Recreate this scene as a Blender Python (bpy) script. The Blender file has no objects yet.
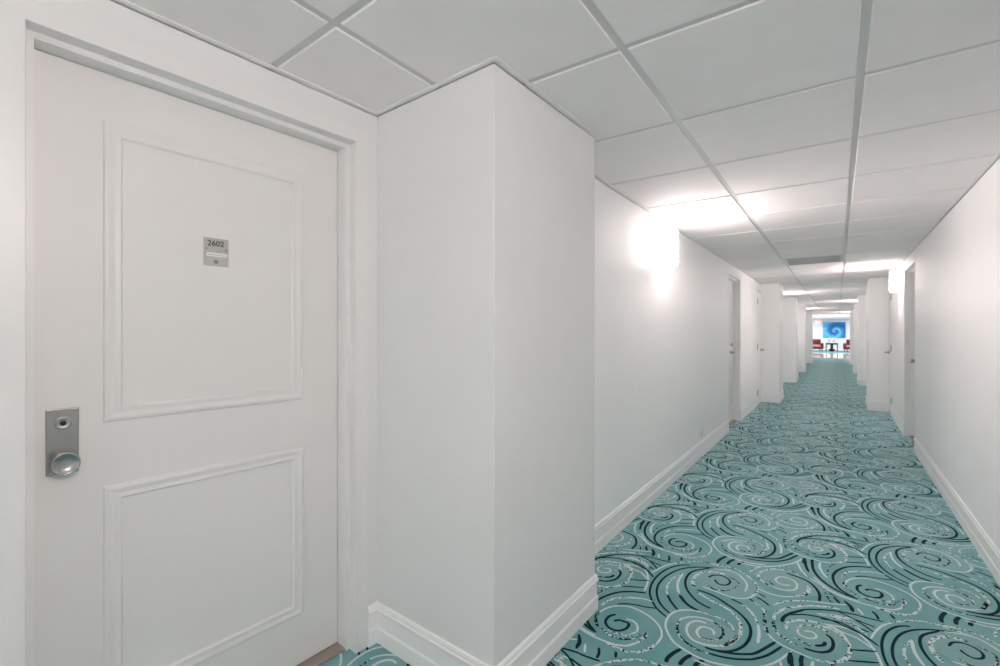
import bpy, bmesh, math, random
from mathutils import Matrix, Vector
random.seed(7)
scene = bpy.context.scene
COL = scene.collection
H = 2.157            # ceiling height
CAM_Z = 1.263
XL, XR = -1.112, 0.656   # corridor walls
PHI = math.radians(2.6)  # the entrance wall stands slightly out of square
A = (-1.512, 1.183); B = (-0.903, 1.176); C_ = (-0.887, 1.912)
TOP = H - 0.011      # walls stop just under the ceiling grid (shadow gap)

# ------------------------------------------------------------------ materials
def new_mat(name):
    m = bpy.data.materials.new(name); m.use_nodes = True
    nt = m.node_tree; nt.nodes.clear()
    out = nt.nodes.new('ShaderNodeOutputMaterial')
    b = nt.nodes.new('ShaderNodeBsdfPrincipled')
    nt.links.new(b.outputs[0], out.inputs[0])
    return m, nt, b
def lin(c):
    return tuple(((x/255)/12.92 if x/255 <= .04045 else ((x/255+.055)/1.055)**2.4) for x in c)
def noise(nt, scale, detail=2.0, rough=.5):
    tc = nt.nodes.new('ShaderNodeTexCoord'); n = nt.nodes.new('ShaderNodeTexNoise')
    n.inputs['Scale'].default_value = scale; n.inputs['Detail'].default_value = detail
    n.inputs['Roughness'].default_value = rough
    nt.links.new(tc.outputs['Object'], n.inputs['Vector'])
    return n.outputs['Fac']
def ramp(nt, fac, stops, interp='LINEAR'):
    r = nt.nodes.new('ShaderNodeValToRGB'); r.color_ramp.interpolation = interp
    e = r.color_ramp.elements
    while len(e) < len(stops): e.new(.5)
    for k, (p, c) in enumerate(stops):
        e[k].position = p; e[k].color = (*c, 1)
    nt.links.new(fac, r.inputs[0]); return r.outputs[0]
def bump(nt, b, fac, strength, dist):
    bn = nt.nodes.new('ShaderNodeBump'); bn.inputs['Strength'].default_value = strength
    bn.inputs['Distance'].default_value = dist
    nt.links.new(fac, bn.inputs['Height']); nt.links.new(bn.outputs[0], b.inputs['Normal'])
def plain(name, col, rough=.5, metal=0.0, spec=.5, bump_scale=None, bump_s=.1, var=.03):
    m, nt, b = new_mat(name)
    f = noise(nt, 9.0, 3)
    c = ramp(nt, f, [(.3, tuple(x*(1-var) for x in col)), (.7, tuple(min(1, x*(1+var)) for x in col))])
    nt.links.new(c, b.inputs['Base Color'])
    b.inputs['Roughness'].default_value = rough; b.inputs['Metallic'].default_value = metal
    b.inputs['Specular IOR Level'].default_value = spec
    if bump_scale: bump(nt, b, noise(nt, bump_scale, 2), bump_s, .002)
    return m
M = {}
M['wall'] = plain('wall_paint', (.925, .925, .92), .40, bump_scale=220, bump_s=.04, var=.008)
M['column'] = plain('column_paint', (.80, .80, .795), .55, bump_scale=260, bump_s=.05, var=.008)  # column and entry wall; colour darkened to offset strong light near the camera
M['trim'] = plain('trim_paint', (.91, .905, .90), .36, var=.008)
M['entrytrim_dim'] = plain('entry_trim_dimmed', (.82, .81, .80), .36, var=.008)  # darker copy of the trim paint, offsets strong light at the entrance
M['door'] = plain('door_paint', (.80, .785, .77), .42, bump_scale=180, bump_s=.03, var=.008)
M['tile'] = plain('ceiling_panel', (.925, .885, .878), .85, bump_scale=420, bump_s=.08, var=.012)
M['grid'] = plain('ceiling_grid', (.70, .69, .68), .5, var=.01)
M['angle'] = plain('wall_angle', (.90, .88, .87), .5, var=.01)
M['grille'] = plain('grille_grey', (.60, .60, .60), .6, var=.02)
M['steel'] = plain('brushed_steel', (.42, .41, .40), .34, metal=1.0, var=.06)
M['chrome'] = plain('satin_chrome', (.46, .45, .44), .30, metal=1.0, var=.03)
M['plate'] = plain('etched_plate', (.50, .49, .475), .42, metal=.5, var=.08)
M['ink'] = plain('black_ink', (.03, .03, .03), .6)
M['paper'] = plain('paper_strip', (.80, .79, .76), .7)
M['greymark'] = plain('grey_print', (.30, .30, .29), .7)
M['keyhole'] = plain('keyhole_dark', (.03, .028, .025), .5, metal=.4)
M['threshold'] = plain('threshold_wood', lin((160, 146, 138)), .55, var=.08)
M['plastic'] = plain('white_plastic', (.78, .78, .77), .35)
M['black'] = plain('black_lacquer', (.012, .011, .012), .3)
M['leather'] = plain('burgundy_leather', lin((112, 30, 38)), .4, var=.1)
M['rose'] = plain('rose_cushion', lin((214, 166, 164)), .7, var=.06)
M['lobbywall'] = plain('lobby_wall', (.82, .80, .83), .55, var=.01)
M['lobbytile'] = plain('polished_tile', (.62, .60, .57), .06, var=.04)
M['lobbyrug'] = plain('lobby_rug', lin((110, 150, 160)), .9, var=.1)
M['signwhite'] = plain('sign_housing', (.80, .79, .77), .4)
M['frost'] = plain('frosted_glass', (.66, .70, .72), .25, var=.05)
def emit(name, col, s, base=(.8, .8, .8)):
    m, nt, b = new_mat(name)
    b.inputs['Base Color'].default_value = (*base, 1); b.inputs['Roughness'].default_value = .5
    b.inputs['Emission Color'].default_value = (*col, 1); b.inputs['Emission Strength'].default_value = s
    return m
SHADE_E = 10.0; BULB_W = 2.3; FILL = 4.3; EXPO = 2.38; LAMP = (1.0, .86, .845)
M['shade'] = emit('lamp_shade_glow', LAMP, SHADE_E)
M['shade_in'] = emit('lamp_shade_lining', LAMP, 1.3)
M['shade_side'] = emit('lamp_shade_side', LAMP, .45)
M['bulb'] = emit('lamp_bulb_glow', LAMP, 6.0)
M['downlight'] = emit('downlight_lens_glow', (1.0, .95, .93), 6.0)
M['exitred'] = emit('exit_letters_red', (1.0, .10, .05), .35, (.5, .05, .04))

# carpet yarns ----------------------------------------------------------------
TEAL = lin((96, 155, 158)); TEAL2 = lin((118, 170, 171)); DARK = lin((2, 40, 48)); PALE = lin((214, 226, 224)); GREY = lin((162, 184, 184))
def carpet_mat(name, stops, scale, interp='LINEAR', detail=2.0, sheen=.5):
    m, nt, b = new_mat(name)
    c = ramp(nt, noise(nt, scale, detail, .6), stops, interp)
    nt.links.new(c, b.inputs['Base Color'])
    b.inputs['Roughness'].default_value = .95; b.inputs['Specular IOR Level'].default_value = .15
    b.inputs['Sheen Weight'].default_value = sheen; b.inputs['Sheen Roughness'].default_value = .45
    b.inputs['Sheen Tint'].default_value = (.75, .95, 1.0, 1)
    bump(nt, b, noise(nt, 700, 1), .35, .002)
    return m
def base_carpet():
    m, nt, b = new_mat('carpet_teal')
    c1 = ramp(nt, noise(nt, 5.5, 3), [(.35, TEAL), (.65, TEAL2)])
    f2 = ramp(nt, noise(nt, 330, 2, .6), [(.52, (0, 0, 0)), (.72, (.5, .5, .5))])
    f3 = ramp(nt, noise(nt, 3.2, 2), [(.42, (0, 0, 0)), (.62, (1, 1, 1))])
    mu = nt.nodes.new('ShaderNodeMix'); mu.data_type = 'RGBA'; mu.blend_type = 'MULTIPLY'; mu.inputs[0].default_value = 1
    nt.links.new(f2, mu.inputs[6]); nt.links.new(f3, mu.inputs[7])
    mx = nt.nodes.new('ShaderNodeMix'); mx.data_type = 'RGBA'
    nt.links.new(mu.outputs[2], mx.inputs[0]); nt.links.new(c1, mx.inputs[6]); mx.inputs[7].default_value = (*GREY, 1)
    nt.links.new(mx.outputs[2], b.inputs['Base Color'])
    b.inputs['Roughness'].default_value = .95; b.inputs['Specular IOR Level'].default_value = .15
    b.inputs['Sheen Weight'].default_value = .6; b.inputs['Sheen Roughness'].default_value = .45
    b.inputs['Sheen Tint'].default_value = (.75, .95, 1.0, 1)
    bump(nt, b, noise(nt, 700, 1), .35, .002)
    return m
M['carpet'] = base_carpet()
M['yarn_dark'] = carpet_mat('carpet_dark_yarn', [(.3, DARK), (.7, tuple(x*1.3 for x in DARK))], 260, sheen=.06)
M['yarn_pale'] = carpet_mat('carpet_pale_yarn', [(.28, GREY), (.5, PALE), (.9, PALE)], 260)
M['yarn_speck'] = carpet_mat('carpet_speckled_yarn', [(0, DARK), (.40, TEAL), (.47, PALE), (.66, TEAL), (.72, DARK)], 150, 'CONSTANT')
M['yarn_darkspeck'] = carpet_mat('carpet_dark_speckled_yarn', [(0, PALE), (.36, DARK), (.50, TEAL), (.60, DARK)], 150, 'CONSTANT')
M['carpet_grey'] = carpet_mat('carpet_grey_mottle', [(.30, TEAL2), (.5, lin((126, 170, 172))), (.74, GREY)], 240)

def painting_mat():
    m, nt, b = new_mat('painted_blue_swirl')
    tc = nt.nodes.new('ShaderNodeTexCoord'); sp = nt.nodes.new('ShaderNodeSeparateXYZ')
    nt.links.new(tc.outputs['Object'], sp.inputs[0])
    def mth(op, a, bb=None):
        n = nt.nodes.new('ShaderNodeMath'); n.operation = op
        for k, v in enumerate((a, bb)):
            if v is None: continue
            if isinstance(v, (int, float)): n.inputs[k].default_value = v
            else: nt.links.new(v, n.inputs[k])
        return n.outputs[0]
    x = mth('ADD', sp.outputs['X'], -.06); z = mth('ADD', sp.outputs['Z'], .08)
    r = mth('SQRT', mth('ADD', mth('MULTIPLY', x, x), mth('MULTIPLY', z, z)))
    a = mth('ARCTAN2', z, x)
    w = mth('SINE', mth('ADD', mth('MULTIPLY', a, 1.0), mth('MULTIPLY', mth('LOGARITHM', mth('ADD', r, .06), 2.718), 4.2)))
    n = noise(nt, 6, 4)
    f = mth('ADD', mth('ADD', mth('MULTIPLY', w, .26), .28), mth('MULTIPLY', n, .42))
    c = ramp(nt, f, [(.1, lin((16, 70, 140))), (.4, lin((30, 125, 195))), (.65, lin((70, 175, 220))), (.9, lin((160, 215, 235)))])
    nt.links.new(c, b.inputs['Base Color']); b.inputs['Roughness'].default_value = .5
    return m
M['painting'] = painting_mat()

# ------------------------------------------------------------------ mesh tools
class MB:
    """collects shapes; build() links them as one mesh object"""
    def __init__(s): s.bm = bmesh.new()
    def box(s, x0, x1, y0, y1, z0, z1, bevel=0, seg=2, mat=None):
        g = bmesh.ops.create_cube(s.bm, size=1)
        vs = g['verts']
        bmesh.ops.scale(s.bm, vec=(x1-x0, y1-y0, z1-z0), verts=vs)
        bmesh.ops.translate(s.bm, vec=((x0+x1)/2, (y0+y1)/2, (z0+z1)/2), verts=vs)
        if bevel:
            es = list({e for v in vs for e in v.link_edges})
            r = bmesh.ops.bevel(s.bm, geom=es, offset=bevel, segments=seg, affect='EDGES', profile=.5)
            vs = list({v for f in r['faces'] for v in f.verts} | {v for v in vs if v.is_valid})
        if mat is not None: bmesh.ops.transform(s.bm, matrix=mat, verts=vs)
        return vs
    def prism(s, pts, z0, z1):
        lo = [s.bm.verts.new((x, y, z0)) for x, y in pts]; hi = [s.bm.verts.new((x, y, z1)) for x, y in pts]
        n = len(pts); fs = [s.bm.faces.new(lo[::-1]), s.bm.faces.new(hi)]
        for i in range(n):
            j = (i+1) % n; fs.append(s.bm.faces.new((lo[i], lo[j], hi[j], hi[i])))
        bmesh.ops.recalc_face_normals(s.bm, faces=fs)
    def lathe(s, prof, seg=32, mat=None, cap=True):
        rings = []
        for r, z in prof:
            rings.append([s.bm.verts.new((r*math.cos(2*math.pi*k/seg), r*math.sin(2*math.pi*k/seg), z)) for k in range(seg)])
        fs = []
        for a, b in zip(rings, rings[1:]):
            for k in range(seg):
                fs.append(s.bm.faces.new((a[k], a[(k+1) % seg], b[(k+1) % seg], b[k])))
        if cap:
            fs.append(s.bm.faces.new(rings[0][::-1])); fs.append(s.bm.faces.new(rings[-1]))
        bmesh.ops.recalc_face_normals(s.bm, faces=fs)
        for f in fs: f.smooth = True
        vs = [v for r in rings for v in r]
        if mat is not None: bmesh.ops.transform(s.bm, matrix=mat, verts=vs)
    def sweep(s, path, prof, side, closed_prof=True):
        """profile (d, z) swept along a floor path with mitred corners; side=+1: d grows to the right of travel"""
        n = len(path); rings = []
        for i, p in enumerate(path):
            p = Vector(p)
            dirs = []
            if i > 0: dirs.append((p-Vector(path[i-1])).normalized())
            if i < n-1: dirs.append((Vector(path[i+1])-p).normalized())
            nr = [Vector((d.y, -d.x))*side for d in dirs]
            if len(nr) == 1: off = nr[0]
            else:
                b = (nr[0]+nr[1]).normalized(); off = b/max(.2, b.dot(nr[0]))
            rings.append([s.bm.verts.new((p.x+off.x*d, p.y+off.y*d, z)) for d, z in prof])
        fs = []; m = len(prof)
        for a, b in zip(rings, rings[1:]):
            for k in range(m if closed_prof else m-1):
                fs.append(s.bm.faces.new((a[k], a[(k+1) % m], b[(k+1) % m], b[k])))
        if closed_prof:
            fs.append(s.bm.faces.new(rings[0])); fs.append(s.bm.faces.new(rings[-1][::-1]))
        bmesh.ops.recalc_face_normals(s.bm, faces=fs)
    def tube(s, pts, r, seg=12):
        pts = [Vector(p) for p in pts]; rings = []
        for i, p in enumerate(pts):
            t = (pts[min(i+1, len(pts)-1)]-pts[max(i-1, 0)]).normalized()
            ref = Vector((0, 0, 1)) if abs(t.z) < .9 else Vector((1, 0, 0))
            a = t.cross(ref).normalized(); b = t.cross(a).normalized()
            rings.append([s.bm.verts.new(p+(a*math.cos(2*math.pi*k/seg)+b*math.sin(2*math.pi*k/seg))*r) for k in range(seg)])
        fs = []
        for a, b in zip(rings, rings[1:]):
            for k in range(seg): fs.append(s.bm.faces.new((a[k], a[(k+1) % seg], b[(k+1) % seg], b[k])))
        fs.append(s.bm.faces.new(rings[0][::-1])); fs.append(s.bm.faces.new(rings[-1]))
        for f in fs: f.smooth = True
        bmesh.ops.recalc_face_normals(s.bm, faces=fs)
    def build(s, name, mat, parent=None, mx=None):
        me = bpy.data.meshes.new(name); s.bm.normal_update(); s.bm.to_mesh(me); s.bm.free()
        o = bpy.data.objects.new(name, me); COL.objects.link(o)
        me.materials.append(mat)
        if parent is not None: o.parent = parent
        if mx is not None: o.matrix_local = mx
        return o
def struct(o):
    o['kind'] = 'structure'; return o
def tag(o, label, cat, group=None):
    o['label'] = label; o['category'] = cat
    if group: o['group'] = group
    return o
def empty(name, loc, rz=0):
    o = bpy.data.objects.new(name, None); COL.objects.link(o)
    o.location = loc; o.rotation_euler = (0, 0, rz); o.empty_display_size = .1
    return o
def copy_tree(o, parent=None):
    c = o.copy(); COL.objects.link(c)
    if parent is not None: c.parent = parent
    for ch in list(o.children): copy_tree(ch, c)
    return c
def text_obj(name, body, size, mat, parent, mx, extrude=.0006, bold=0.0):
    cu = bpy.data.curves.new(name+'_curve', 'FONT'); cu.body = body; cu.size = size
    cu.extrude = extrude; cu.offset = bold; cu.align_x = 'CENTER'; cu.align_y = 'CENTER'
    t = bpy.data.objects.new(name+'_tmp', cu); COL.objects.link(t)
    dg = bpy.context.evaluated_depsgraph_get()
    me = bpy.data.meshes.new_from_object(t.evaluated_get(dg)); me.name = name
    bpy.data.objects.remove(t); bpy.data.curves.remove(cu)
    me.materials.clear(); me.materials.append(mat)
    o = bpy.data.objects.new(name, me); COL.objects.link(o); o.parent = parent; o.matrix_local = mx
    return o
RX90 = Matrix.Rotation(math.pi/2, 4, 'X')
T = Matrix.Translation
def rz(a): return Matrix.Rotation(a, 4, 'Z')

# ------------------------------------------------------------------ carpet pattern (metres/1000 inside one repeat)
STROKES = [
('K',9,[-172,58,-215,25,-256,-48,-278,-144,-279,-242,-264,-322,-234,-385,-194,-436,-137,-476]),
('K',9,[-26,117,-94,87,-159,39,-209,-30,-241,-126,-250,-220,-239,-294,-212,-360,-177,-407,-134,-439]),
('K',10,[-78,89,-130,25,-151,-28,-153,-100,-135,-171,-101,-227,-57,-269,-13,-288,4,-287]),
('K',11,[-84,-170,-47,-168,0,-177,56,-209,111,-246,150,-290,171,-338,178,-398,171,-459,152,-510,123,-549,79,-573,43,-579]),
('K',11,[80,355,141,381,183,408,209,434,237,490,267,559]),
('K',10,[62,324,102,332,146,349,188,376,213,399,252,455,289,541]),
('W',9,[-313,-145,-297,-85,-273,-18,-249,22]),
('S',9,[-249,22,-210,69,-153,121,-89,142,-5,133,45,118]),
('W',9,[-63,96,-3,120,45,118,87,70,108,19,108,-44]),
('S',10,[-89,142,-42,155,22,164,73,139,117,102,145,56,155,-9,140,-72]),
('W',9,[150,-39,132,-91,98,-123,50,-136,-10,-128,-72,-124]),
('K',9,[-64,-14,-48,24,-13,45,21,30,34,1,25,-34,-2,-50,-25,-33,-31,-15]),
('S',14,[-100,-154,-120,-94,-118,-28,-90,31,-48,63,7,69]),
('B',8,[-47,-87,-20,-113,22,-99,58,-54,72,11,50,42,17,57]),
('S',11,[-76,-190,-13,-220,33,-235,78,-255,119,-299,138,-362,139,-427,119,-492]),
('S',8,[-22,-345,26,-340,67,-345,104,-367,120,-409]),
('W',10,[159,308,105,285,66,277,23,278,-24,290,-68,311,-104,355,-124,394,-133,444,-128,496,-104,542,-62,575,-22,586]),
('W',9,[-87,-467,-77,-438,-44,-402,1,-383,35,-384]),
('B',9,[35,547,73,520,86,484,80,447,55,416,25,406,6,418]),
('W',11,[14,515,-19,512,-43,482,-48,437,-36,399,-12,372,21,366,57,376,84,393]),
('S',11,[84,-538,115,-505,134,-456,144,-398,136,-350]),
('W',11,[55,454,49,478,30,488,2,479,-7,447,-1,419,16,403]),
('B',9,[-84,466,-83,417,-55,359,-15,332,25,321,68,323]),
('B',14,[103,408,120,449,134,497,121,503]),
('S',8,[-183,-63,-207,-130,-213,-193,-202,-258,-186,-299]),
('K',10,[-186,-299,-157,-344,-114,-392]),
('W',12,[-179,-53,-180,-130,-168,-196,-145,-251]),
('K',14,[-140,-264,-102,-311,-68,-333,-37,-341]),
('S',9,[105,-165,143,-192,176,-242,195,-299,206,-364,210,-425]),
('W',12,[194,-293,206,-358,209,-425]),
('K',9,[67,-152,94,-160,119,-170]),
('K',9,[133,-97,153,-113]),
('S',8,[156,-110,190,-145,206,-167]),
('K',9,[157,-63,189,-79,216,-106]),
('K',8,[162,-21,195,-39]),
('K',14,[-32,284,-49,242,-59,200,-57,174]),
('K',14,[11,275,-6,234,-13,191]),
('K',14,[57,276,41,242,35,216]),
('K',11,[-273,586,-328,559,-380,516,-419,449,-441,368,-437,291,-419,237,-390,203,-356,182]),
('K',8,[-350,417,-319,444,-276,464,-240,473,-192,495]),
('S',10,[-403,360,-400,398,-378,452,-330,497,-273,530]),
('W',8,[-330,-434,-273,-401,-224,-396]),
('W',9,[-392,308,-376,363,-345,404,-302,430,-260,432,-209,419,-166,394,-132,357,-116,309,-118,258]),
('S',11,[-118,258,-138,201,-161,166,-198,142,-240,139,-287,139]),
('W',10,[-536,260,-498,229,-454,179,-402,155,-346,145,-292,146,-249,153,-211,174,-185,215]),
('S',12,[-185,215,-171,268,-175,302]),
('B',12,[-177,228,-171,268,-173,303]),
('K',12,[357,510,364,416,386,340,418,285,455,246,502,217,547,205]),
('W',12,[394,518,392,457,407,392,427,349]),
('B',7,[426,-561,429,-504,434,-443,454,-389,480,-349]),
('S',12,[-412,-383,-388,-325,-384,-254,-404,-198,-447,-166,-490,-174]),
('K',11,[-326,340,-344,310,-344,269,-326,243,-299,233,-270,244,-252,278,-256,311,-278,314,-301,309,-314,290]),
('W',9,[-277,336,-248,341,-222,321,-208,285]),
('S',9,[-208,285,-227,238,-255,227,-288,218,-316,220]),
('B',12,[-398,320,-389,268,-367,228,-344,211]),
('B',9,[-338,215,-306,197,-262,192,-218,218,-187,278]),
('K',10,[-436,122,-414,80]),
('K',10,[-394,116,-370,77,-368,36]),
('W',10,[-350,84,-331,37]),
('K',10,[-297,96,-283,66,-279,36]),
('K',10,[-233,116,-221,82]),
('B',8,[420,180,433,135,450,89]),
('K',9,[-381,-277,-297,-227]),
('K',9,[-391,-359,-295,-302]),
('W',10,[-461,-141,-397,-124,-348,-138,-310,-209,-293,-280,-287,-330]),
('K',9,[-484,-109,-411,-91,-341,-133,-290,-184]),
('K',8,[-433,4,-360,-29,-292,-96]),
('S',8,[-447,-57,-375,-76,-320,-129]),
('W',9,[279,156,252,136,222,151,217,187,241,220,277,222,305,185,305,130,279,96,242,81,207,84]),
('S',10,[207,84,176,98,147,134,139,178,161,242,202,287,253,305]),
('B',9,[182,150,200,116,226,104]),
('W',9,[153,25,208,8,261,19,306,52]),
('S',15,[306,52,343,101,357,169,338,204]),
('K',11,[255,275,300,268,350,247,383,197,400,139,400,75]),
('S',8,[231,303,275,311,320,283]),
('W',10,[293,443,313,360,345,298]),
('S',8,[100,170,115,233,156,285,213,328,265,349]),
('W',9,[24,253,104,257,170,296,234,361,282,432,323,534]),
('K',12,[324,511,332,427,347,360]),
('S',9,[223,-108,253,-46,309,12,365,51]),
('W',9,[365,50,416,73,460,92,503,117]),
('S',11,[247,-225,243,-178,260,-120,300,-58,355,-2,417,36,478,59]),
('K',13,[274,-208,279,-161,304,-107,344,-52]),
('K',9,[298,-114,344,-49,393,-10,454,25,502,41,549,51]),
('K',9,[293,-133,346,-90,395,-71,442,-65,489,-79,544,-101]),
('S',10,[-486,-81,-438,-54,-402,-45,-368,-48]),
('B',13,[207,-159,211,-223,221,-287,235,-343]),
('W',9,[234,-331,264,-366,311,-385,362,-394,394,-398]),
('B',12,[244,-220,252,-270,277,-312,313,-335,343,-349]),
('S',11,[299,-255,290,-221,303,-183,331,-151,373,-128,420,-117]),
('W',10,[-472,-143,-426,-154,-396,-203,-385,-262,-389,-318]),
('S',12,[-389,-318,-405,-364,-436,-404,-467,-421,-498,-431]),
('S',8,[329,-219,351,-176,386,-157,421,-162,444,-180]),
('K',11,[430,-191,450,-214,455,-259,445,-303,419,-334,387,-346,362,-347]),
('K',12,[396,-304,423,-280,429,-251]),
('B',12,[328,-286,358,-314,396,-304]),
('W',9,[356,-222,382,-209,398,-224,394,-249,372,-266,349,-264,334,-245,335,-221]),
('W',9,[-460,-156,-415,-163,-370,-171,-349,-181,-314,-215]),
('K',13,[321,-407,319,-449,324,-488]),
('K',13,[359,-401,356,-437,361,-469]),
('W',8,[-523,290,-480,226,-439,183,-388,161,-339,157]),
('B',7,[399,255,440,186,478,160]),
('K',10,[-439,132,-414,84]),
('K',10,[-398,121,-377,80,-372,45]),
('K',9,[-347,18,-308,21,-262,29]),
('K',9,[-351,-127,-338,-134,-326,-143]),
('K',8,[-361,-25,-328,-34,-293,-42]),
('K',9,[-343,-89,-330,-95,-317,-97]),
('S',9,[-441,-72,-398,-60,-362,-71,-342,-74]),
('S',8,[-500,-76,-452,-51,-398,-33,-361,-32]),
]
REP_X, REP_Y, ORG = Vector((.892, .030)), Vector((0, .931)), Vector((-.469, 2.522))
def smooth(p, n):
    if n < 2: return p
    out = []
    for i in range(len(p)-1):
        p0, p1, p2, p3 = p[max(i-1, 0)], p[i], p[i+1], p[min(i+2, len(p)-1)]
        for k in range(n):
            t = k/n
            out.append(.5*((2*p1)+(p2-p0)*t+(2*p0-5*p1+4*p2-p3)*t*t+(3*p1-p0-3*p2+p3)*t**3))
    out.append(p[-1]); return out
def ribbon(p, w):
    L = []; R = []
    n = len(p)
    for i in range(n):
        t = (p[min(i+1, n-1)]-p[max(i-1, 0)])
        if t.length < 1e-9: t = Vector((1, 0))
        t.normalize(); nn = Vector((-t.y, t.x))
        k = w*.5*(1 if 1 < i < n-2 else (.85 if 0 < i < n-1 else .5))
        L.append(p[i]+nn*k); R.append(p[i]-nn*k)
    return L, R
def resample(p, step):
    out = [p[0]]; acc = 0
    for a, b in zip(p, p[1:]):
        d = (b-a).length
        while acc+d >= step:
            t = (step-acc)/d; a = a+(b-a)*t; out.append(a); d = (b-a).length; acc = 0
            if d < 1e-9: break
        acc += d
    return out if len(out) > 1 else p
def make_carpet():
    rnd = random.Random(11)
    verts = [(-2.4, -4.4, 0), (1.0, -4.4, 0), (1.0, 27.6, 0), (-2.4, 27.6, 0)]
    faces = [(0, 1, 2, 3)]; mats = [0]
    kinds = {'K': 1, 'W': 2, 'S': 3, 'B': 4}
    def inside(x, y): return -1.66 < x < .70 and -1.2 < y < 27.58
    for j in range(-6, 29):
        for i in range(-2, 3):
            o = ORG+REP_X*i+REP_Y*j
            near = o.y < 8
            if o.x < -2.3 or o.x > 1.4: continue
            # mottled grey patches at the hearts of the paler scrolls
            for (cx, cy, rx, ry) in ((.02, .0, .17, .13), (.265, .185, .15, .11), (.385, -.21, .10, .09), (.04, -.475, .10, .10)):
                c = o+Vector((cx, cy))
                ring = [(c.x+rx*math.cos(a*math.pi/14), c.y+ry*math.sin(a*math.pi/14)) for a in range(28)]
                if not all(inside(*q) for q in ring): continue
                b = len(verts); verts.extend((x, y, .0004) for x, y in ring)
                faces.append(tuple(range(b, b+28))); mats.append(5)
            for si, (t, w, flat) in enumerate(STROKES):
                p = [Vector((flat[k]/1000, flat[k+1]/1000))+o for k in range(0, len(flat), 2)]
                p = smooth(p, 5 if near else 2)
                if t in 'SB' and o.y < 11:
                    p = resample(p, .0075 if o.y < 6 else .013)
                    L, R = ribbon(p, w/1000*1.2)
                    z = .0008+.00001*(si % 9); b = len(verts)
                    for l, c, r in zip(L, p, R):
                        verts.extend(((l.x, l.y, z), (c.x, c.y, z), (r.x, r.y, z)))
                    for k in range(len(p)-1):
                        if not inside(p[k].x, p[k].y): continue
                        for h in (0, 1):
                            m = rnd.choices((2, 1, None), (.64, .16, .20) if t == 'S' else (.16, .56, .28))[0]
                            if m is None: continue
                            a = b+3*k+h
                            faces.append((a, a+1, a+4, a+3)); mats.append(m)
                    continue
                L, R = ribbon(p, w/1000*(1.15 if t == 'K' else 1.0))
                z = .0008+.00001*(si % 9)
                b = len(verts); idx = []
                for l, r in zip(L, R):
                    verts.append((l.x, l.y, z)); verts.append((r.x, r.y, z))
                for k in range(len(L)-1):
                    m = p[k]
                    if not inside(m.x, m.y): continue
                    a = b+2*k
                    faces.append((a, a+1, a+3, a+2)); mats.append(kinds[t])
    me = bpy.data.meshes.new('floor'); me.from_pydata(verts, [], faces)
    for m in ('carpet', 'yarn_dark', 'yarn_pale', 'yarn_speck', 'yarn_darkspeck', 'carpet_grey'): me.materials.append(M[m])
    me.polygons.foreach_set('material_index', mats)
    me.update()
    bm = bmesh.new(); bm.from_mesh(me)
    for f in bm.faces:
        if f.normal.z < 0: f.normal_flip()
    bm.to_mesh(me); bm.free()
    o = bpy.data.objects.new('floor', me); COL.objects.link(o)
    return struct(o)
make_carpet()

# ------------------------------------------------------------------ shell
DIRV = Vector((math.sin(PHI), math.cos(PHI)))          # along the entrance wall, towards the column
def dw(s, d=0):                                          # s back from the column, d into the wall
    return (A[0]-DIRV.x*s-DIRV.y*d, A[1]-DIRV.y*s+DIRV.x*d)
def frame(origin, ang): return T((origin[0], origin[1], 0)) @ rz(ang)
F_ENTRY = frame(A, math.pi/2-PHI)      # local x: viewer's right, local y: into the wall
F_LEFT = frame((XL, 0), math.pi/2)
F_RIGHT = frame((XR, 0), -math.pi/2)

def wall(name, fr, x0, x1, openings, mat, thick=.2):
    mb = MB(); x = x0
    for (a, b, zh) in openings:
        a -= .003; b += .003
        mb.box(x, a, 0, thick, 0, TOP); mb.box(a, b, 0, thick, zh+.003, TOP)
        x = b
    mb.box(x, x1, 0, thick, 0, TOP)
    bmesh.ops.remove_doubles(mb.bm, verts=mb.bm.verts, dist=1e-5)
    return struct(mb.build(name, mat, mx=fr))
ZH = 2.012
wall('wall_left', F_LEFT, 1.9, 27.6, [(6.34, 7.23, ZH), (8.93, 9.452, 1.985)], M['wall'])
wall('wall_right', F_RIGHT, -27.6, 4.4, [(-9.452, -9.05, 1.985), (-7.39, -6.45, ZH)], M['wall'])
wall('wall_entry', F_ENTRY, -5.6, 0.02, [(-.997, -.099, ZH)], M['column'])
mb = MB(); mb.box(-2.4, 1.0, -4.4, -4.2, 0, TOP); struct(mb.build('wall_back', M['wall']))
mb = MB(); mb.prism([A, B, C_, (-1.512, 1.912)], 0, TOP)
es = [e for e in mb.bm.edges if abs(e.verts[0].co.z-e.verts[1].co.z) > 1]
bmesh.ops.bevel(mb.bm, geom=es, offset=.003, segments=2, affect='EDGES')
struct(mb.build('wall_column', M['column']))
PL = [9.45, 13.5, 17.2, 22.3]; PR = [9.45, 13.7, 17.62, 22.5]; PD = .72
XPL, XPR = -.832, .404
for y in PL:
    mb = MB(); mb.box(XL-.05, XPL, y, y+PD, 0, TOP, .003); struct(mb.build('wall_left_pillar', M['wall']))
for y in PR:
    mb = MB(); mb.box(XPR, XR+.05, y, y+PD, 0, TOP, .003); struct(mb.build('wall_right_pillar', M['wall']))

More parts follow.
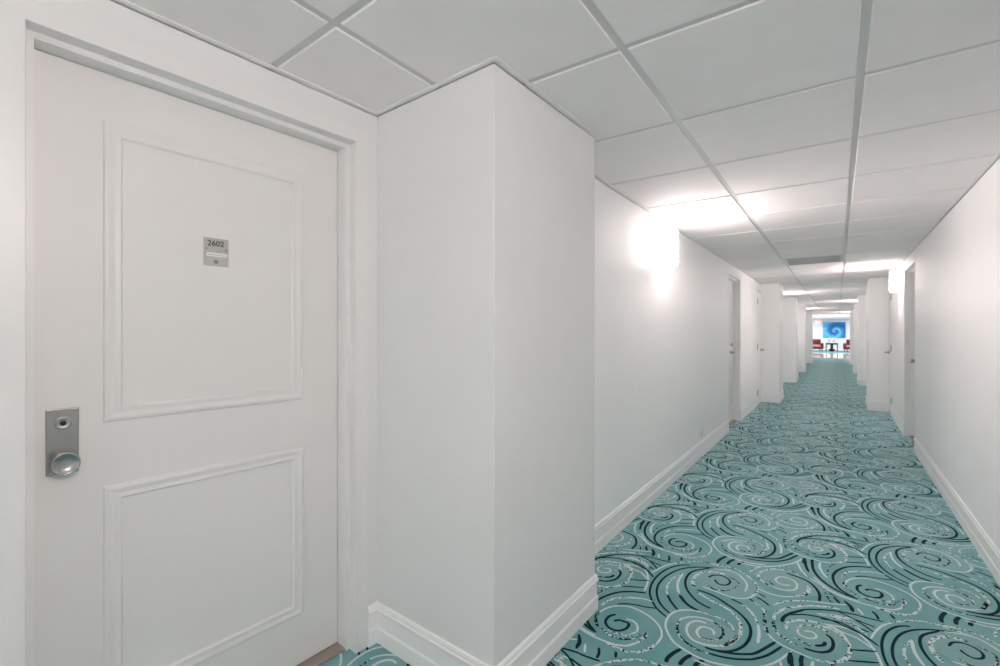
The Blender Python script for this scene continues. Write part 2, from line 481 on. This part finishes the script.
BASE = [(0, 0), (.010, 0), (.011, .060), (.0065, .067), (.006, .124), (.0115, .127), (.0135, .134), (.0125, .140), (.009, .142), (.009, .150), (.0065, .158), (0, .162)]
def base(name, path, side):
    mb = MB(); mb.sweep(path, BASE, side); struct(mb.build(name, M['trim']))
base('baseboard_left', [dw(.048), A, B, C_, (XL, C_[1]), (XL, 6.338)], 1)
base('baseboard_left', [(XL, 7.232), (XL, 8.925)], 1)
p = [(XL, PL[0])]
for i, y in enumerate(PL):
    if i: p.append((XL, y))
    p += [(XPL, y), (XPL, y+PD), (XL, y+PD)]
base('baseboard_left', p+[(XL, 27.6)], 1)
base('baseboard_left', [dw(5.0), dw(1.05)], 1)
base('baseboard_right', [(XR, -4.2), (XR, 6.448)], -1)
base('baseboard_right', [(XR, 7.392), (XR, 9.045)], -1)
p = [(XR, PR[0])]
for i, y in enumerate(PR):
    if i: p.append((XR, y))
    p += [(XPR, y), (XPR, y+PD), (XR, y+PD)]
base('baseboard_right', p+[(XR, 27.6)], -1)
# metal angle that carries the ceiling panels along the walls
ANG = [(.0052, H-.009), (.0245, H-.009), (.0245, H-.0055), (.0052, H-.0055)]
pl = [dw(5.3), A, B, C_, (XL, C_[1])]; pr = [(XR, -4.2)]
for y in PL: pl += [(XL, y), (XPL, y), (XPL, y+PD), (XL, y+PD)]
for y in PR: pr += [(XR, y), (XPR, y), (XPR, y+PD), (XR, y+PD)]
mb = MB(); mb.sweep(pl+[(XL, 27.6)], ANG, 1); struct(mb.build('trim_1', M['angle']))
mb = MB(); mb.sweep(pr+[(XR, 27.6)], ANG, -1); struct(mb.build('trim_2', M['angle']))

# ceiling: recessed grid bars above slightly dropped panels
mb = MB(); mb.box(-2.6, 1.2, -4.6, 27.6, H, H+.1); ceil_ = struct(mb.build('ceiling', M['grid']))
TX = [-1.755, -1.162, -.541, .064, .667]
rows = [.750-.610*k for k in range(8, 0, -1)]+[.750, 1.350, 1.955, 2.575, 3.210, 3.840]
while rows[-1] < 27.4: rows.append(rows[-1]+.6345)
rows = [r*1.011 for r in rows]
SK = .045; G = .0115
mb = MB()
def ty(r, x): return r+(SK*(x+.535) if r > 1.2 else 0)
VENT = None
xs = [-2.5]+TX+[1.15]
for i in range(len(xs)-1):
    for k in range(len(rows)-1):
        if rows[k] > 6.25 and VENT is None and abs(xs[i]+.541) < .01:
            VENT = (xs[i], xs[i+1], rows[k], rows[k+1]); continue
        x0, x1 = xs[i]+G, xs[i+1]-G
        q = [(x0, ty(rows[k]+G, x0)), (x1, ty(rows[k]+G, x1)), (x1, ty(rows[k+1]-G, x1)), (x0, ty(rows[k+1]-G, x0))]
        if q[2][1] > 27.58: continue
        bot = [mb.bm.verts.new((x+(.0035 if n in (0, 3) else -.0035), y+(.0035 if n < 2 else -.0035), H-.005)) for n, (x, y) in enumerate(q)]
        top = [mb.bm.verts.new((x, y, H+.001)) for x, y in q]
        mb.bm.faces.new(bot)
        for n in range(4): mb.bm.faces.new((bot[n], bot[(n+1) % 4], top[(n+1) % 4], top[n]))
bmesh.ops.recalc_face_normals(mb.bm, faces=mb.bm.faces)
for f in mb.bm.faces:
    if f.normal.z > .5: f.normal_flip()
mb.build('ceiling_panels', M['tile'], ceil_)

# air return grille set in the ceiling grid
vx0, vx1, vy0, vy1 = VENT
gx = (vx0+vx1)/2; gy = ty((vy0+vy1)/2, gx)
gr = empty('air_return_grille', (gx, gy, H))
tag(gr, 'grey louvred air return grille filling one square of the white ceiling', 'air vent')
w2, l2 = (vx1-vx0)/2-G, (vy1-vy0)/2-G
mb = MB()
mb.box(-w2, w2, -l2, -l2+.03, -.007, .0, .001); mb.box(-w2, w2, l2-.03, l2, -.007, .0, .001)
mb.box(-w2, -w2+.03, -l2+.03, l2-.03, -.007, .0, .001); mb.box(w2-.03, w2, -l2+.03, l2-.03, -.007, .0, .001)
mb.build('frame', M['grille'], gr)
mb = MB(); n = 26
for k in range(n):
    y = -l2+.03+(2*l2-.06)*(k+.5)/n
    mb.box(-w2+.03, w2-.03, -.0015, .0015, -.012, .012, mat=T((0, y, .006)) @ Matrix.Rotation(.6, 4, 'X') @ T((0, 0, -.006)))
mb.build('louvres', M['grille'], gr)

# ------------------------------------------------------------------ doors
def ring_panel(mb, x0, x1, z0, z1, w, yface):
    """raised picture-frame moulding on a door face (local y is into the door)"""
    prof = [(0, 0), (.004, -.007), (.012, -.009), (.026, -.006), (w-.006, -.0075), (w, 0)]
    rings = []
    for d, h in prof:
        rings.append([mb.bm.verts.new(c) for c in ((x0+d, yface+h, z0+d), (x1-d, yface+h, z0+d), (x1-d, yface+h, z1-d), (x0+d, yface+h, z1-d))])
    fs = []
    for a, b in zip(rings, rings[1:]):
        for k in range(4): fs.append(mb.bm.faces.new((a[k], a[(k+1) % 4], b[(k+1) % 4], b[k])))
    bmesh.ops.recalc_face_normals(mb.bm, faces=fs)
    for f in fs:
        if f.normal.y > 0: f.normal_flip()
def door_set(idx, trim, fr, x0, x1):
    """x0..x1: opening in the wall's local x. returns the leaf object (structure)"""
    mb = MB(); zi = ZH-.017; r = .018; d1, d2 = .044, .10
    # thin casing, first rebate, flat, second rebate - one swept jamb
    prof = [(-.050, 0), (-.050, -.0015), (-.001, -.0015), (0, 0), (0, d1), (r, d1), (r, d2+.05)]
    rings = []
    for d, y in prof:
        rings.append([mb.bm.verts.new(c) for c in ((x0+d, y, 0), (x0+d, y, ZH-d*.95), (x1-d, y, ZH-d*.95), (x1-d, y, 0))])
    fs = []
    for a, b in zip(rings, rings[1:]):
        for k in range(3): fs.append(mb.bm.faces.new((a[k], a[k+1], b[k+1], b[k])))
    bmesh.ops.recalc_face_normals(mb.bm, faces=fs)
    struct(mb.build('trim_%d' % trim, M['entrytrim_dim' if idx == 1 else 'trim'], mx=fr))
    mb = MB()
    g = .002
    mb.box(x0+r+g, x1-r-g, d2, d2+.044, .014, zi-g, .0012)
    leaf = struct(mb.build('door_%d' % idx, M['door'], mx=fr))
    W = x1-x0
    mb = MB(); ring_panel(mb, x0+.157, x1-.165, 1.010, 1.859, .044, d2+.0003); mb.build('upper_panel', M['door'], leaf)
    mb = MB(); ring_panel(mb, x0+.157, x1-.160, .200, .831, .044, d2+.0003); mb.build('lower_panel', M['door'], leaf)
    return leaf, d2
d1_, dd = door_set(1, 3, F_ENTRY, -.997, -.099)
d2_, _ = door_set(2, 4, F_LEFT, 6.34, 7.23)
d3_, _ = door_set(3, 5, F_RIGHT, -7.39, -6.45)
# threshold strips
for fr, a, b, n in ((F_ENTRY, -.979, -.117, 6), (F_LEFT, 6.358, 7.212, 7), (F_RIGHT, -7.372, -6.468, 8)):
    mb = MB(); mb.box(a, b, .046, .16, .001, .011, .003); struct(mb.build('trim_%d' % n, M['threshold'], mx=fr))

# lock plate, keyhole and knob of the entrance door
FACE = dd-.0003
def facing(x, z): return T((x, FACE, z)) @ RX90          # local +z points out of the door towards the viewer
mb = MB(); mb.box(-.032, .032, -.0870, .0870, 0, .004, .0025, 3)
lp = mb.build('lock_plate', M['steel'], d1_, facing(-.922, .974))
lp['label'] = 'brushed steel lock plate'
mb = MB(); mb.lathe([(.0175, .003), (.0175, .0050), (.0160, .0066), (.0110, .0046), (.0075, .0042)], 36)
mb.build('cylinder_collar', M['chrome'], lp, T((.001, .048, 0)))
mb = MB(); mb.lathe([(.0066, .002), (.0066, .0048), (.006, .0052)], 28); 
kh = mb.build('keyhole', M['keyhole'], lp, T((.001, .048, 0)))
mb = MB()
mb.lathe([(.021, .003), (.021, .008), (.0175, .012), (.0165, .022), (.0185, .032), (.0245, .041), (.0285, .046), (.0295, .051), (.0280, .0535),
          (.0255, .0530), (.021, .0480), (.012, .0455), (.004, .045)], 48)
mb.build('knob', M['chrome'], lp, T((.000, -.052, 0)))['label'] = 'round dished steel knob'
for sx in (-1, 1):
    for sy in (-1, 1):
        mb = MB(); mb.lathe([(.0028, .0035), (.0028, .0045), (.0018, .0048)], 14, T((sx*.025, sy*.080, 0))); mb.build('screw', M['steel'], lp)
# number plate 2602
mb = MB(); mb.box(-.0365, .0365, -.0455, .0455, 0, .002, .0008)
npl = mb.build('number_plate', M['plate'], d1_, facing(-.5565, 1.5262)); npl['label'] = 'etched metal number plate'
text_obj('room_number', '2602', .0245, M['ink'], npl, T((-.0015, .0275, .0022)), .0004, .0003)
mb = MB(); mb.box(-.0300, .0305, -.0060, .0060, .002, .0028, .0002); st = mb.build('name_strip', M['paper'], npl, T((.001, -.0085, 0)))
mb = MB(); x = -.026; rr = random.Random(3)
while x < .024:
    w = rr.uniform(.0012, .0036); hh = rr.uniform(.0012, .0024)
    mb.box(x, x+w, -.001-hh/2, -.001+hh/2, .0028, .0031); x += w+rr.uniform(.0006, .0014)
mb.build('small_print', M['greymark'], st)
mb = MB(); mb.lathe([(.0072, .002), (.0072, .0027), (.0066, .0029)], 28); sl = mb.build('seal', M['greymark'], npl, T((-.0005, -.0310, 0)))
mb = MB()
pts = [(.0028*math.cos(a*.35+1.2)*(1-.03*a), .0030*math.sin(a*.35+1.2)*(1-.02*a), .0030) for a in range(12)]
mb.tube(pts, .0006, 6); mb.build('seal_mark', M['ink'], sl)
for sx in (-1, 1):
    mb = MB(); mb.lathe([(.0022, .002), (.0022, .0028), (.0014, .0031)], 14, T((sx*.0290, .0098, 0))); mb.build('rivet', M['ink'], npl)

def lever(parent, mx, flip=1):
    mb = MB(); mb.lathe([(.026, 0), (.026, .006), (.022, .010), (.011, .012), (.0105, .045)], 28)
    r = mb.build('lever_handle', M['steel'], parent, mx)
    mb = MB(); mb.tube([(0, 0, .042), (0, 0, .050), (flip*.012, 0, .056), (flip*.04, 0, .057), (flip*.075, -.001, .056), (flip*.11, -.003, .053)], .0085, 14)
    mb.build('grip', M['steel'], r); return r
def knob(parent, mx):
    mb = MB(); mb.lathe([(.028, 0), (.028, .006), (.014, .010), (.013, .028), (.022, .036), (.027, .046), (.026, .056), (.018, .062), (.004, .063)], 32)
    return mb.build('door_knob', M['steel'], parent, mx)
lever(d2_, T((7.065, FACE, .985)) @ RX90, -1)
mb = MB(); mb.lathe([(.026, 0), (.026, .012), (.021, .018), (.012, .019)], 28); mb.build('deadbolt', M['steel'], d2_, T((7.10, FACE, 1.09)) @ RX90)
knob(d3_, T((-7.22, FACE, .925)) @ RX90)
mb = MB(); mb.lathe([(.024, 0), (.024, .010), (.019, .015), (.012, .016)], 28); mb.build('deadbolt', M['steel'], d3_, T((-7.22, FACE, 1.03)) @ RX90)

# narrow service doors set flush in the walls against the first pillars
def closet(idx, fr, x0, x1, hinge_x, lever_x, flip):
    mb = MB(); mb.box(x0+.004, x1-.004, .001, .040, .010, 1.980, .001)
    leaf = struct(mb.build('door_%d' % idx, M['trim'], mx=fr))
    for z in (1.80, 1.02, .22):
        mb = MB(); mb.box(-.014, .014, -.003, .001, -.045, .045, .0008)
        mb.lathe([(.006, -.047), (.006, .047)], 14, T((0, -.004, 0)))
        mb.build('hinge', M['steel'], leaf, T((hinge_x, 0, z)))
    lever(leaf, T((lever_x, .001, .95)) @ RX90, flip)
    return leaf
closet(4, F_LEFT, 8.93, 9.450, 8.935, 9.37, -1)
closet(5, F_RIGHT, -9.450, -9.05, -9.055, -9.39, 1)

# ------------------------------------------------------------------ wall outlet
ol = empty('wall_outlet', (XL, 4.92, .19), math.pi/2)
tag(ol, 'white power outlet low on the left wall below the wall lamp', 'outlet')
mb = MB(); mb.box(-.036, .036, -.005, 0, .0, .116, .002); mb.build('cover_plate', M['plastic'], ol)
for z in (.033, .083):
    mb = MB(); mb.box(-.017, .017, -.0072, -.004, z-.014, z+.014, .0015); s_ = mb.build('socket', M['plastic'], ol)
    for x in (-.007, .007):
        mb = MB(); mb.box(x-.001, x+.001, -.0076, -.007, z-.002, z+.007); mb.build('slot', M['ink'], s_)

# ------------------------------------------------------------------ wall sconces
def shade_mesh(w, d, z0, z1, th=.004):
    mb = MB(); n = 28; rows_ = []
    for (ww, ddp) in ((w, d), (w-th, d-th)):
        for z in ((z0, z1) if ww == w else (z1, z0)):
            rows_.append([mb.bm.verts.new((ww*math.copysign(abs(math.cos(math.pi*k/n))**.62, math.cos(math.pi*k/n)), -.004-ddp*math.sin(math.pi*k/n)**.62, z)) for k in range(n+1)])
    rows_.append(rows_[0]); fs = []
    for a, b in zip(rows_, rows_[1:]):
        for k in range(n): fs.append(mb.bm.faces.new((a[k], a[k+1], b[k+1], b[k])))
    for k in (0, n):
        fs.append(mb.bm.faces.new([rows_[i][k] for i in range(4)]))
    bmesh.ops.recalc_face_normals(mb.bm, faces=fs)
    for f in fs: f.smooth = abs(f.normal.z) < .5
    return mb
def make_sconce():
    r = empty('wall_sconce', (0, 0, 1.80))
    sh = shade_mesh(.155, .100, 0, .265).build('lamp_shade', M['shade'], r)
    sh.data.materials.append(M['shade_in']); sh.data.materials.append(M['shade_side'])       # the lining and rims glow far less than the front
    for f in sh.data.polygons:
        out_ = f.normal.x*f.center.x*.4+f.normal.y*(f.center.y+.004)
        f.material_index = 1 if abs(f.normal.z) > .5 or out_ < 0 else (2 if f.normal.y > -.55 else 0)
    mb = MB(); mb.box(-.045, .045, -.010, 0, .06, .205, .003); mb.tube([(0, -.008, .10), (0, -.045, .10), (0, -.05, .105), (0, -.05, .115)], .007)
    mb.build('back_plate', M['plastic'], r)
    for z in (.004, .257):
        mb = MB(); mb.box(.118, .130, -.060, .0, z-.004, z+.008, .001); mb.build('bracket', M['steel'], r)
        mb = MB(); mb.box(-.130, -.118, -.060, .0, z-.004, z+.008, .001); mb.build('bracket', M['steel'], r)
    mb = MB(); mb.lathe([(.010, .115), (.013, .118), (.014, .130), (.022, .150), (.024, .165), (.020, .180), (.010, .188), (.002, .190)], 20, T((0, -.05, 0)))
    mb.build('bulb', M['bulb'], r)
    return r
def lamp_light(r, k):
    l = bpy.data.lights.new('sconce_light', 'POINT'); l.energy = BULB_W*k; l.color = LAMP; l.shadow_soft_size = .03
    lo = bpy.data.objects.new('sconce_light', l); COL.objects.link(lo); lo.parent = r; lo.location = (0, -.058, .150)
proto = make_sconce()
SC = [(XL, 3.63, math.pi/2, 'glowing white wall lamp nearest on the left wall, above the power outlet'),
      (XR, 7.86, -math.pi/2, 'glowing white wall lamp on the right wall just past the recessed door'),
      (XL, 12.04, math.pi/2, 'wall lamp on the left wall showing as a sliver behind the first pillar'),
      (XR, 16.1, -math.pi/2, 'wall lamp on the right wall farther down, lighting the pillar behind it'),
      (XL, 20.3, math.pi/2, 'wall lamp on the left wall hidden deep in the corridor, past the third pillar'),
      (XR, 24.6, -math.pi/2, 'last wall lamp on the right wall before the seating area'),
      (XR, .0, -math.pi/2, 'wall lamp on the right wall across from the numbered door')]
copies = [proto]+[copy_tree(proto) for _ in SC[1:]]
for r, (x, y, a, lab) in zip(copies, SC):
    r.location = (x, y, 1.80); r.rotation_euler = (0, 0, a); tag(r, lab, 'wall lamp', 'wall sconces along the corridor'); lamp_light(r, .95 if y < 5 else 2.6)

# ------------------------------------------------------------------ lobby at the far end
LY0, LY1, LX = 27.6, 39.32, 3.4
def slab(name, mat, *b):
    mb = MB(); mb.box(*b); return struct(mb.build(name, mat))
slab('floor_lobby', M['lobbytile'], -LX, LX, LY0, 34.4, -.06, 0)
slab('floor_seating', M['lobbyrug'], -LX, LX, 34.4, LY1+.1, -.06, 0.004)
slab('ceiling_lobby', M['tile'], -LX-.2, LX+.2, LY0, LY1+.2, H+.02, H+.12)
slab('wall_far', M['lobbywall'], -LX-.2, LX+.2, LY1, LY1+.2, 0, H+.02)
slab('wall_lobby_left', M['lobbywall'], -LX-.2, -LX, LY0-.2, LY1, 0, H+.02)
slab('wall_lobby_right', M['lobbywall'], LX, LX+.2, LY0-.2, LY1, 0, H+.02)
slab('wall_lobby_front_left', M['lobbywall'], -LX, XL-.2, LY0-.2, LY0, 0, H+.1)
slab('wall_lobby_front_right', M['lobbywall'], XR+.2, LX, LY0-.2, LY0, 0, H+.1)
mb = MB(); mb.sweep([(-LX, LY1), (LX, LY1)], BASE, 1); struct(mb.build('baseboard_far', M['trim'], mx=T((0, 0, .004))))

pa = empty('wall_painting', (-.19, LY1, 1.436))
tag(pa, 'wide blue abstract swirl painting on the far wall above the black table', 'painting')
mb = MB(); mb.box(-.632, .632, -.045, -.002, -.544, .544, .003); mb.build('canvas', M['painting'], pa)

# black console table
tb = empty('console_table', (-.305, 37.1, .004))
tag(tb, 'black console table under the blue painting between two red armchairs', 'table')
mb = MB(); mb.box(-.33, .33, -.19, .19, .515, .555, .006); mb.build('tabletop', M['black'], tb)
for y in (-.15, .15):
    mb = MB(); mb.box(-.285, .285, y-.01, y+.01, .455, .515); mb.build('apron', M['black'], tb)
for sx in (-1, 1):
    for sy in (-1, 1):
        mb = MB(); mb.box(sx*.300-.024, sx*.300+.024, sy*.16-.024, sy*.16+.024, 0, .515, .003); mb.build('leg', M['black'], tb)
mb = MB(); mb.lathe([(.10, 0), (.12, .03), (.21, .10), (.20, .13), (.09, .16), (.075, .20), (.075, .36), (.085, .46), (.10, .515)], 28); mb.build('pedestal', M['black'], tb)
for x, lab in ((-.46, 'pale glass candle holder at the left on the black console table'), (-.19, 'pale glass candle holder at the right on the black console table')):
    h = empty('candle_holder', (x, 37.05, .559)); tag(h, lab, 'candle holder', 'glass candle holders on the console table')
    mb = MB(); mb.lathe([(.05, 0), (.05, .012), (.018, .03), (.014, .07), (.02, .09)], 24); mb.build('foot', M['frost'], h)
    mb = MB(); mb.lathe([(.02, .09), (.05, .11), (.055, .20), (.05, .34), (.046, .34), (.05, .20), (.045, .115), (.01, .10)], 24); mb.build('glass_cup', M['frost'], h)

def make_chair():
    r = empty('armchair', (0, 0, 0))
    mb = MB(); mb.box(-.40, .40, -.36, .36, .15, .30, .03, 3); mb.build('seat_base', M['leather'], r)
    mb = MB(); mb.box(-.27, .27, -.39, .24, .30, .43, .045, 4); mb.build('seat_cushion', M['rose'], r)
    mb = MB(); mb.box(-.40, .40, .22, .40, .16, .80, .07, 4); mb.build('backrest', M['leather'], r)
    mb = MB(); mb.box(-.24, .24, .12, .24, .42, .74, .05, 4); mb.build('back_cushion', M['leather'], r)
    for s in (-1, 1):
        mb = MB(); mb.box(min(s*.27, s*.44), max(s*.27, s*.44), -.38, .36, .15, .56, .06, 4); mb.build('arm', M['leather'], r)
    for sx in (-1, 1):
        for sy in (-1, 1):
            mb = MB(); mb.lathe([(.018, 0), (.028, .15)], 14, T((sx*.35, sy*.31, 0))); mb.build('leg', M['black'], r)
    return r
c0 = make_chair(); c0.location = (-1.24, 37.2, .004); c0.rotation_euler = (0, 0, math.radians(12))
tag(c0, 'burgundy armchair with rose seat cushion left of the black console table', 'armchair', 'burgundy armchairs at the far end')
c1 = copy_tree(c0); c1.location = (.79, 37.3, .004); c1.rotation_euler = (0, 0, math.radians(-12))
tag(c1, 'burgundy armchair with rose seat cushion right of the black console table', 'armchair', 'burgundy armchairs at the far end')

ex = empty('exit_sign', (-1.075, 38.4, H+.02))
tag(ex, 'ceiling mounted exit sign with red letters left of the blue painting', 'exit sign')
mb = MB(); mb.box(-.17, .17, -.025, .025, -.245, -.045, .004); mb.build('sign_panel', M['signwhite'], ex)
mb = MB(); mb.box(-.06, .06, -.03, .03, -.045, 0, .003); mb.build('ceiling_bracket', M['signwhite'], ex)
text_obj('lettering', 'EXIT', .165, M['exitred'], ex, T((0, -.0256, -.145)) @ RX90, .001, .003)

def make_down():
    r = empty('recessed_downlight', (0, 0, 0))
    mb = MB(); mb.lathe([(.085, 0), (.10, -.004), (.10, .0), (.085, .004)], 28, cap=False); mb.build('trim_ring', M['plastic'], r)
    mb = MB(); mb.lathe([(.085, -.001), (.085, .002)], 28); mb.build('lens', M['downlight'], r)
    return r
dp = make_down(); spots = [(-1.0, 29.6), (1.0, 29.6), (-1.0, 33.4), (1.0, 33.4), (-1.6, 37.6), (1.6, 37.6)]
side = {-1.0: 'left', 1.0: 'right', -1.6: 'left', 1.6: 'right'}; depth = {29.6: 'nearest the corridor mouth', 33.4: 'over the polished tile floor', 37.6: 'over the armchairs'}
for i, (x, y) in enumerate(spots):
    d = dp if i == 0 else copy_tree(dp)
    d.location = (x, y, H+.02)
    tag(d, 'small round ceiling downlight at the %s %s' % (side[x], depth[y]), 'ceiling light', 'downlights in the seating area')
for (x, y) in spots:
    l = bpy.data.lights.new('lobby_light', 'AREA'); l.shape = 'DISK'; l.size = .15; l.energy = 11; l.color = (1, .97, .96)
    lo = bpy.data.objects.new('lobby_light', l); COL.objects.link(lo); lo.location = (x, y, H+.010)

# soft fill light added behind the camera, without any fixture
def area(name, loc, rot, sx, sy, e, col):
    l = bpy.data.lights.new(name, 'AREA'); l.shape = 'RECTANGLE'; l.size = sx; l.size_y = sy; l.energy = e; l.color = col
    lo = bpy.data.objects.new(name, l); COL.objects.link(lo); lo.location = loc; lo.rotation_euler = rot
area('fill_light', (-.35, -3.9, 1.3), (math.radians(90), 0, 0), 1.9, 1.7, FILL, (1.0, .93, .91))
# ------------------------------------------------------------------ world, camera, view
w = bpy.data.worlds.new('World'); scene.world = w; w.use_nodes = True
w.node_tree.nodes['Background'].inputs[0].default_value = (0, 0, 0, 1)
cam = bpy.data.cameras.new('Camera'); co = bpy.data.objects.new('Camera', cam); COL.objects.link(co)
cam.sensor_fit = 'HORIZONTAL'; cam.sensor_width = 36; cam.lens = 36*451.83/1000
cam.shift_y = -.00057; cam.clip_start = .02; cam.clip_end = 200
co.location = (0, 0, CAM_Z); co.rotation_euler = (math.pi/2, 0, .6416)
scene.camera = co
vs = scene.view_settings
vs.view_transform = 'Standard'; vs.look = 'None'; vs.gamma = 1; vs.use_curve_mapping = False
vs.exposure = EXPO
cy = scene.cycles
cy.max_bounces = 16; cy.diffuse_bounces = 12; cy.glossy_bounces = 6
cy.use_denoising = True; cy.sample_clamp_indirect = 6.0
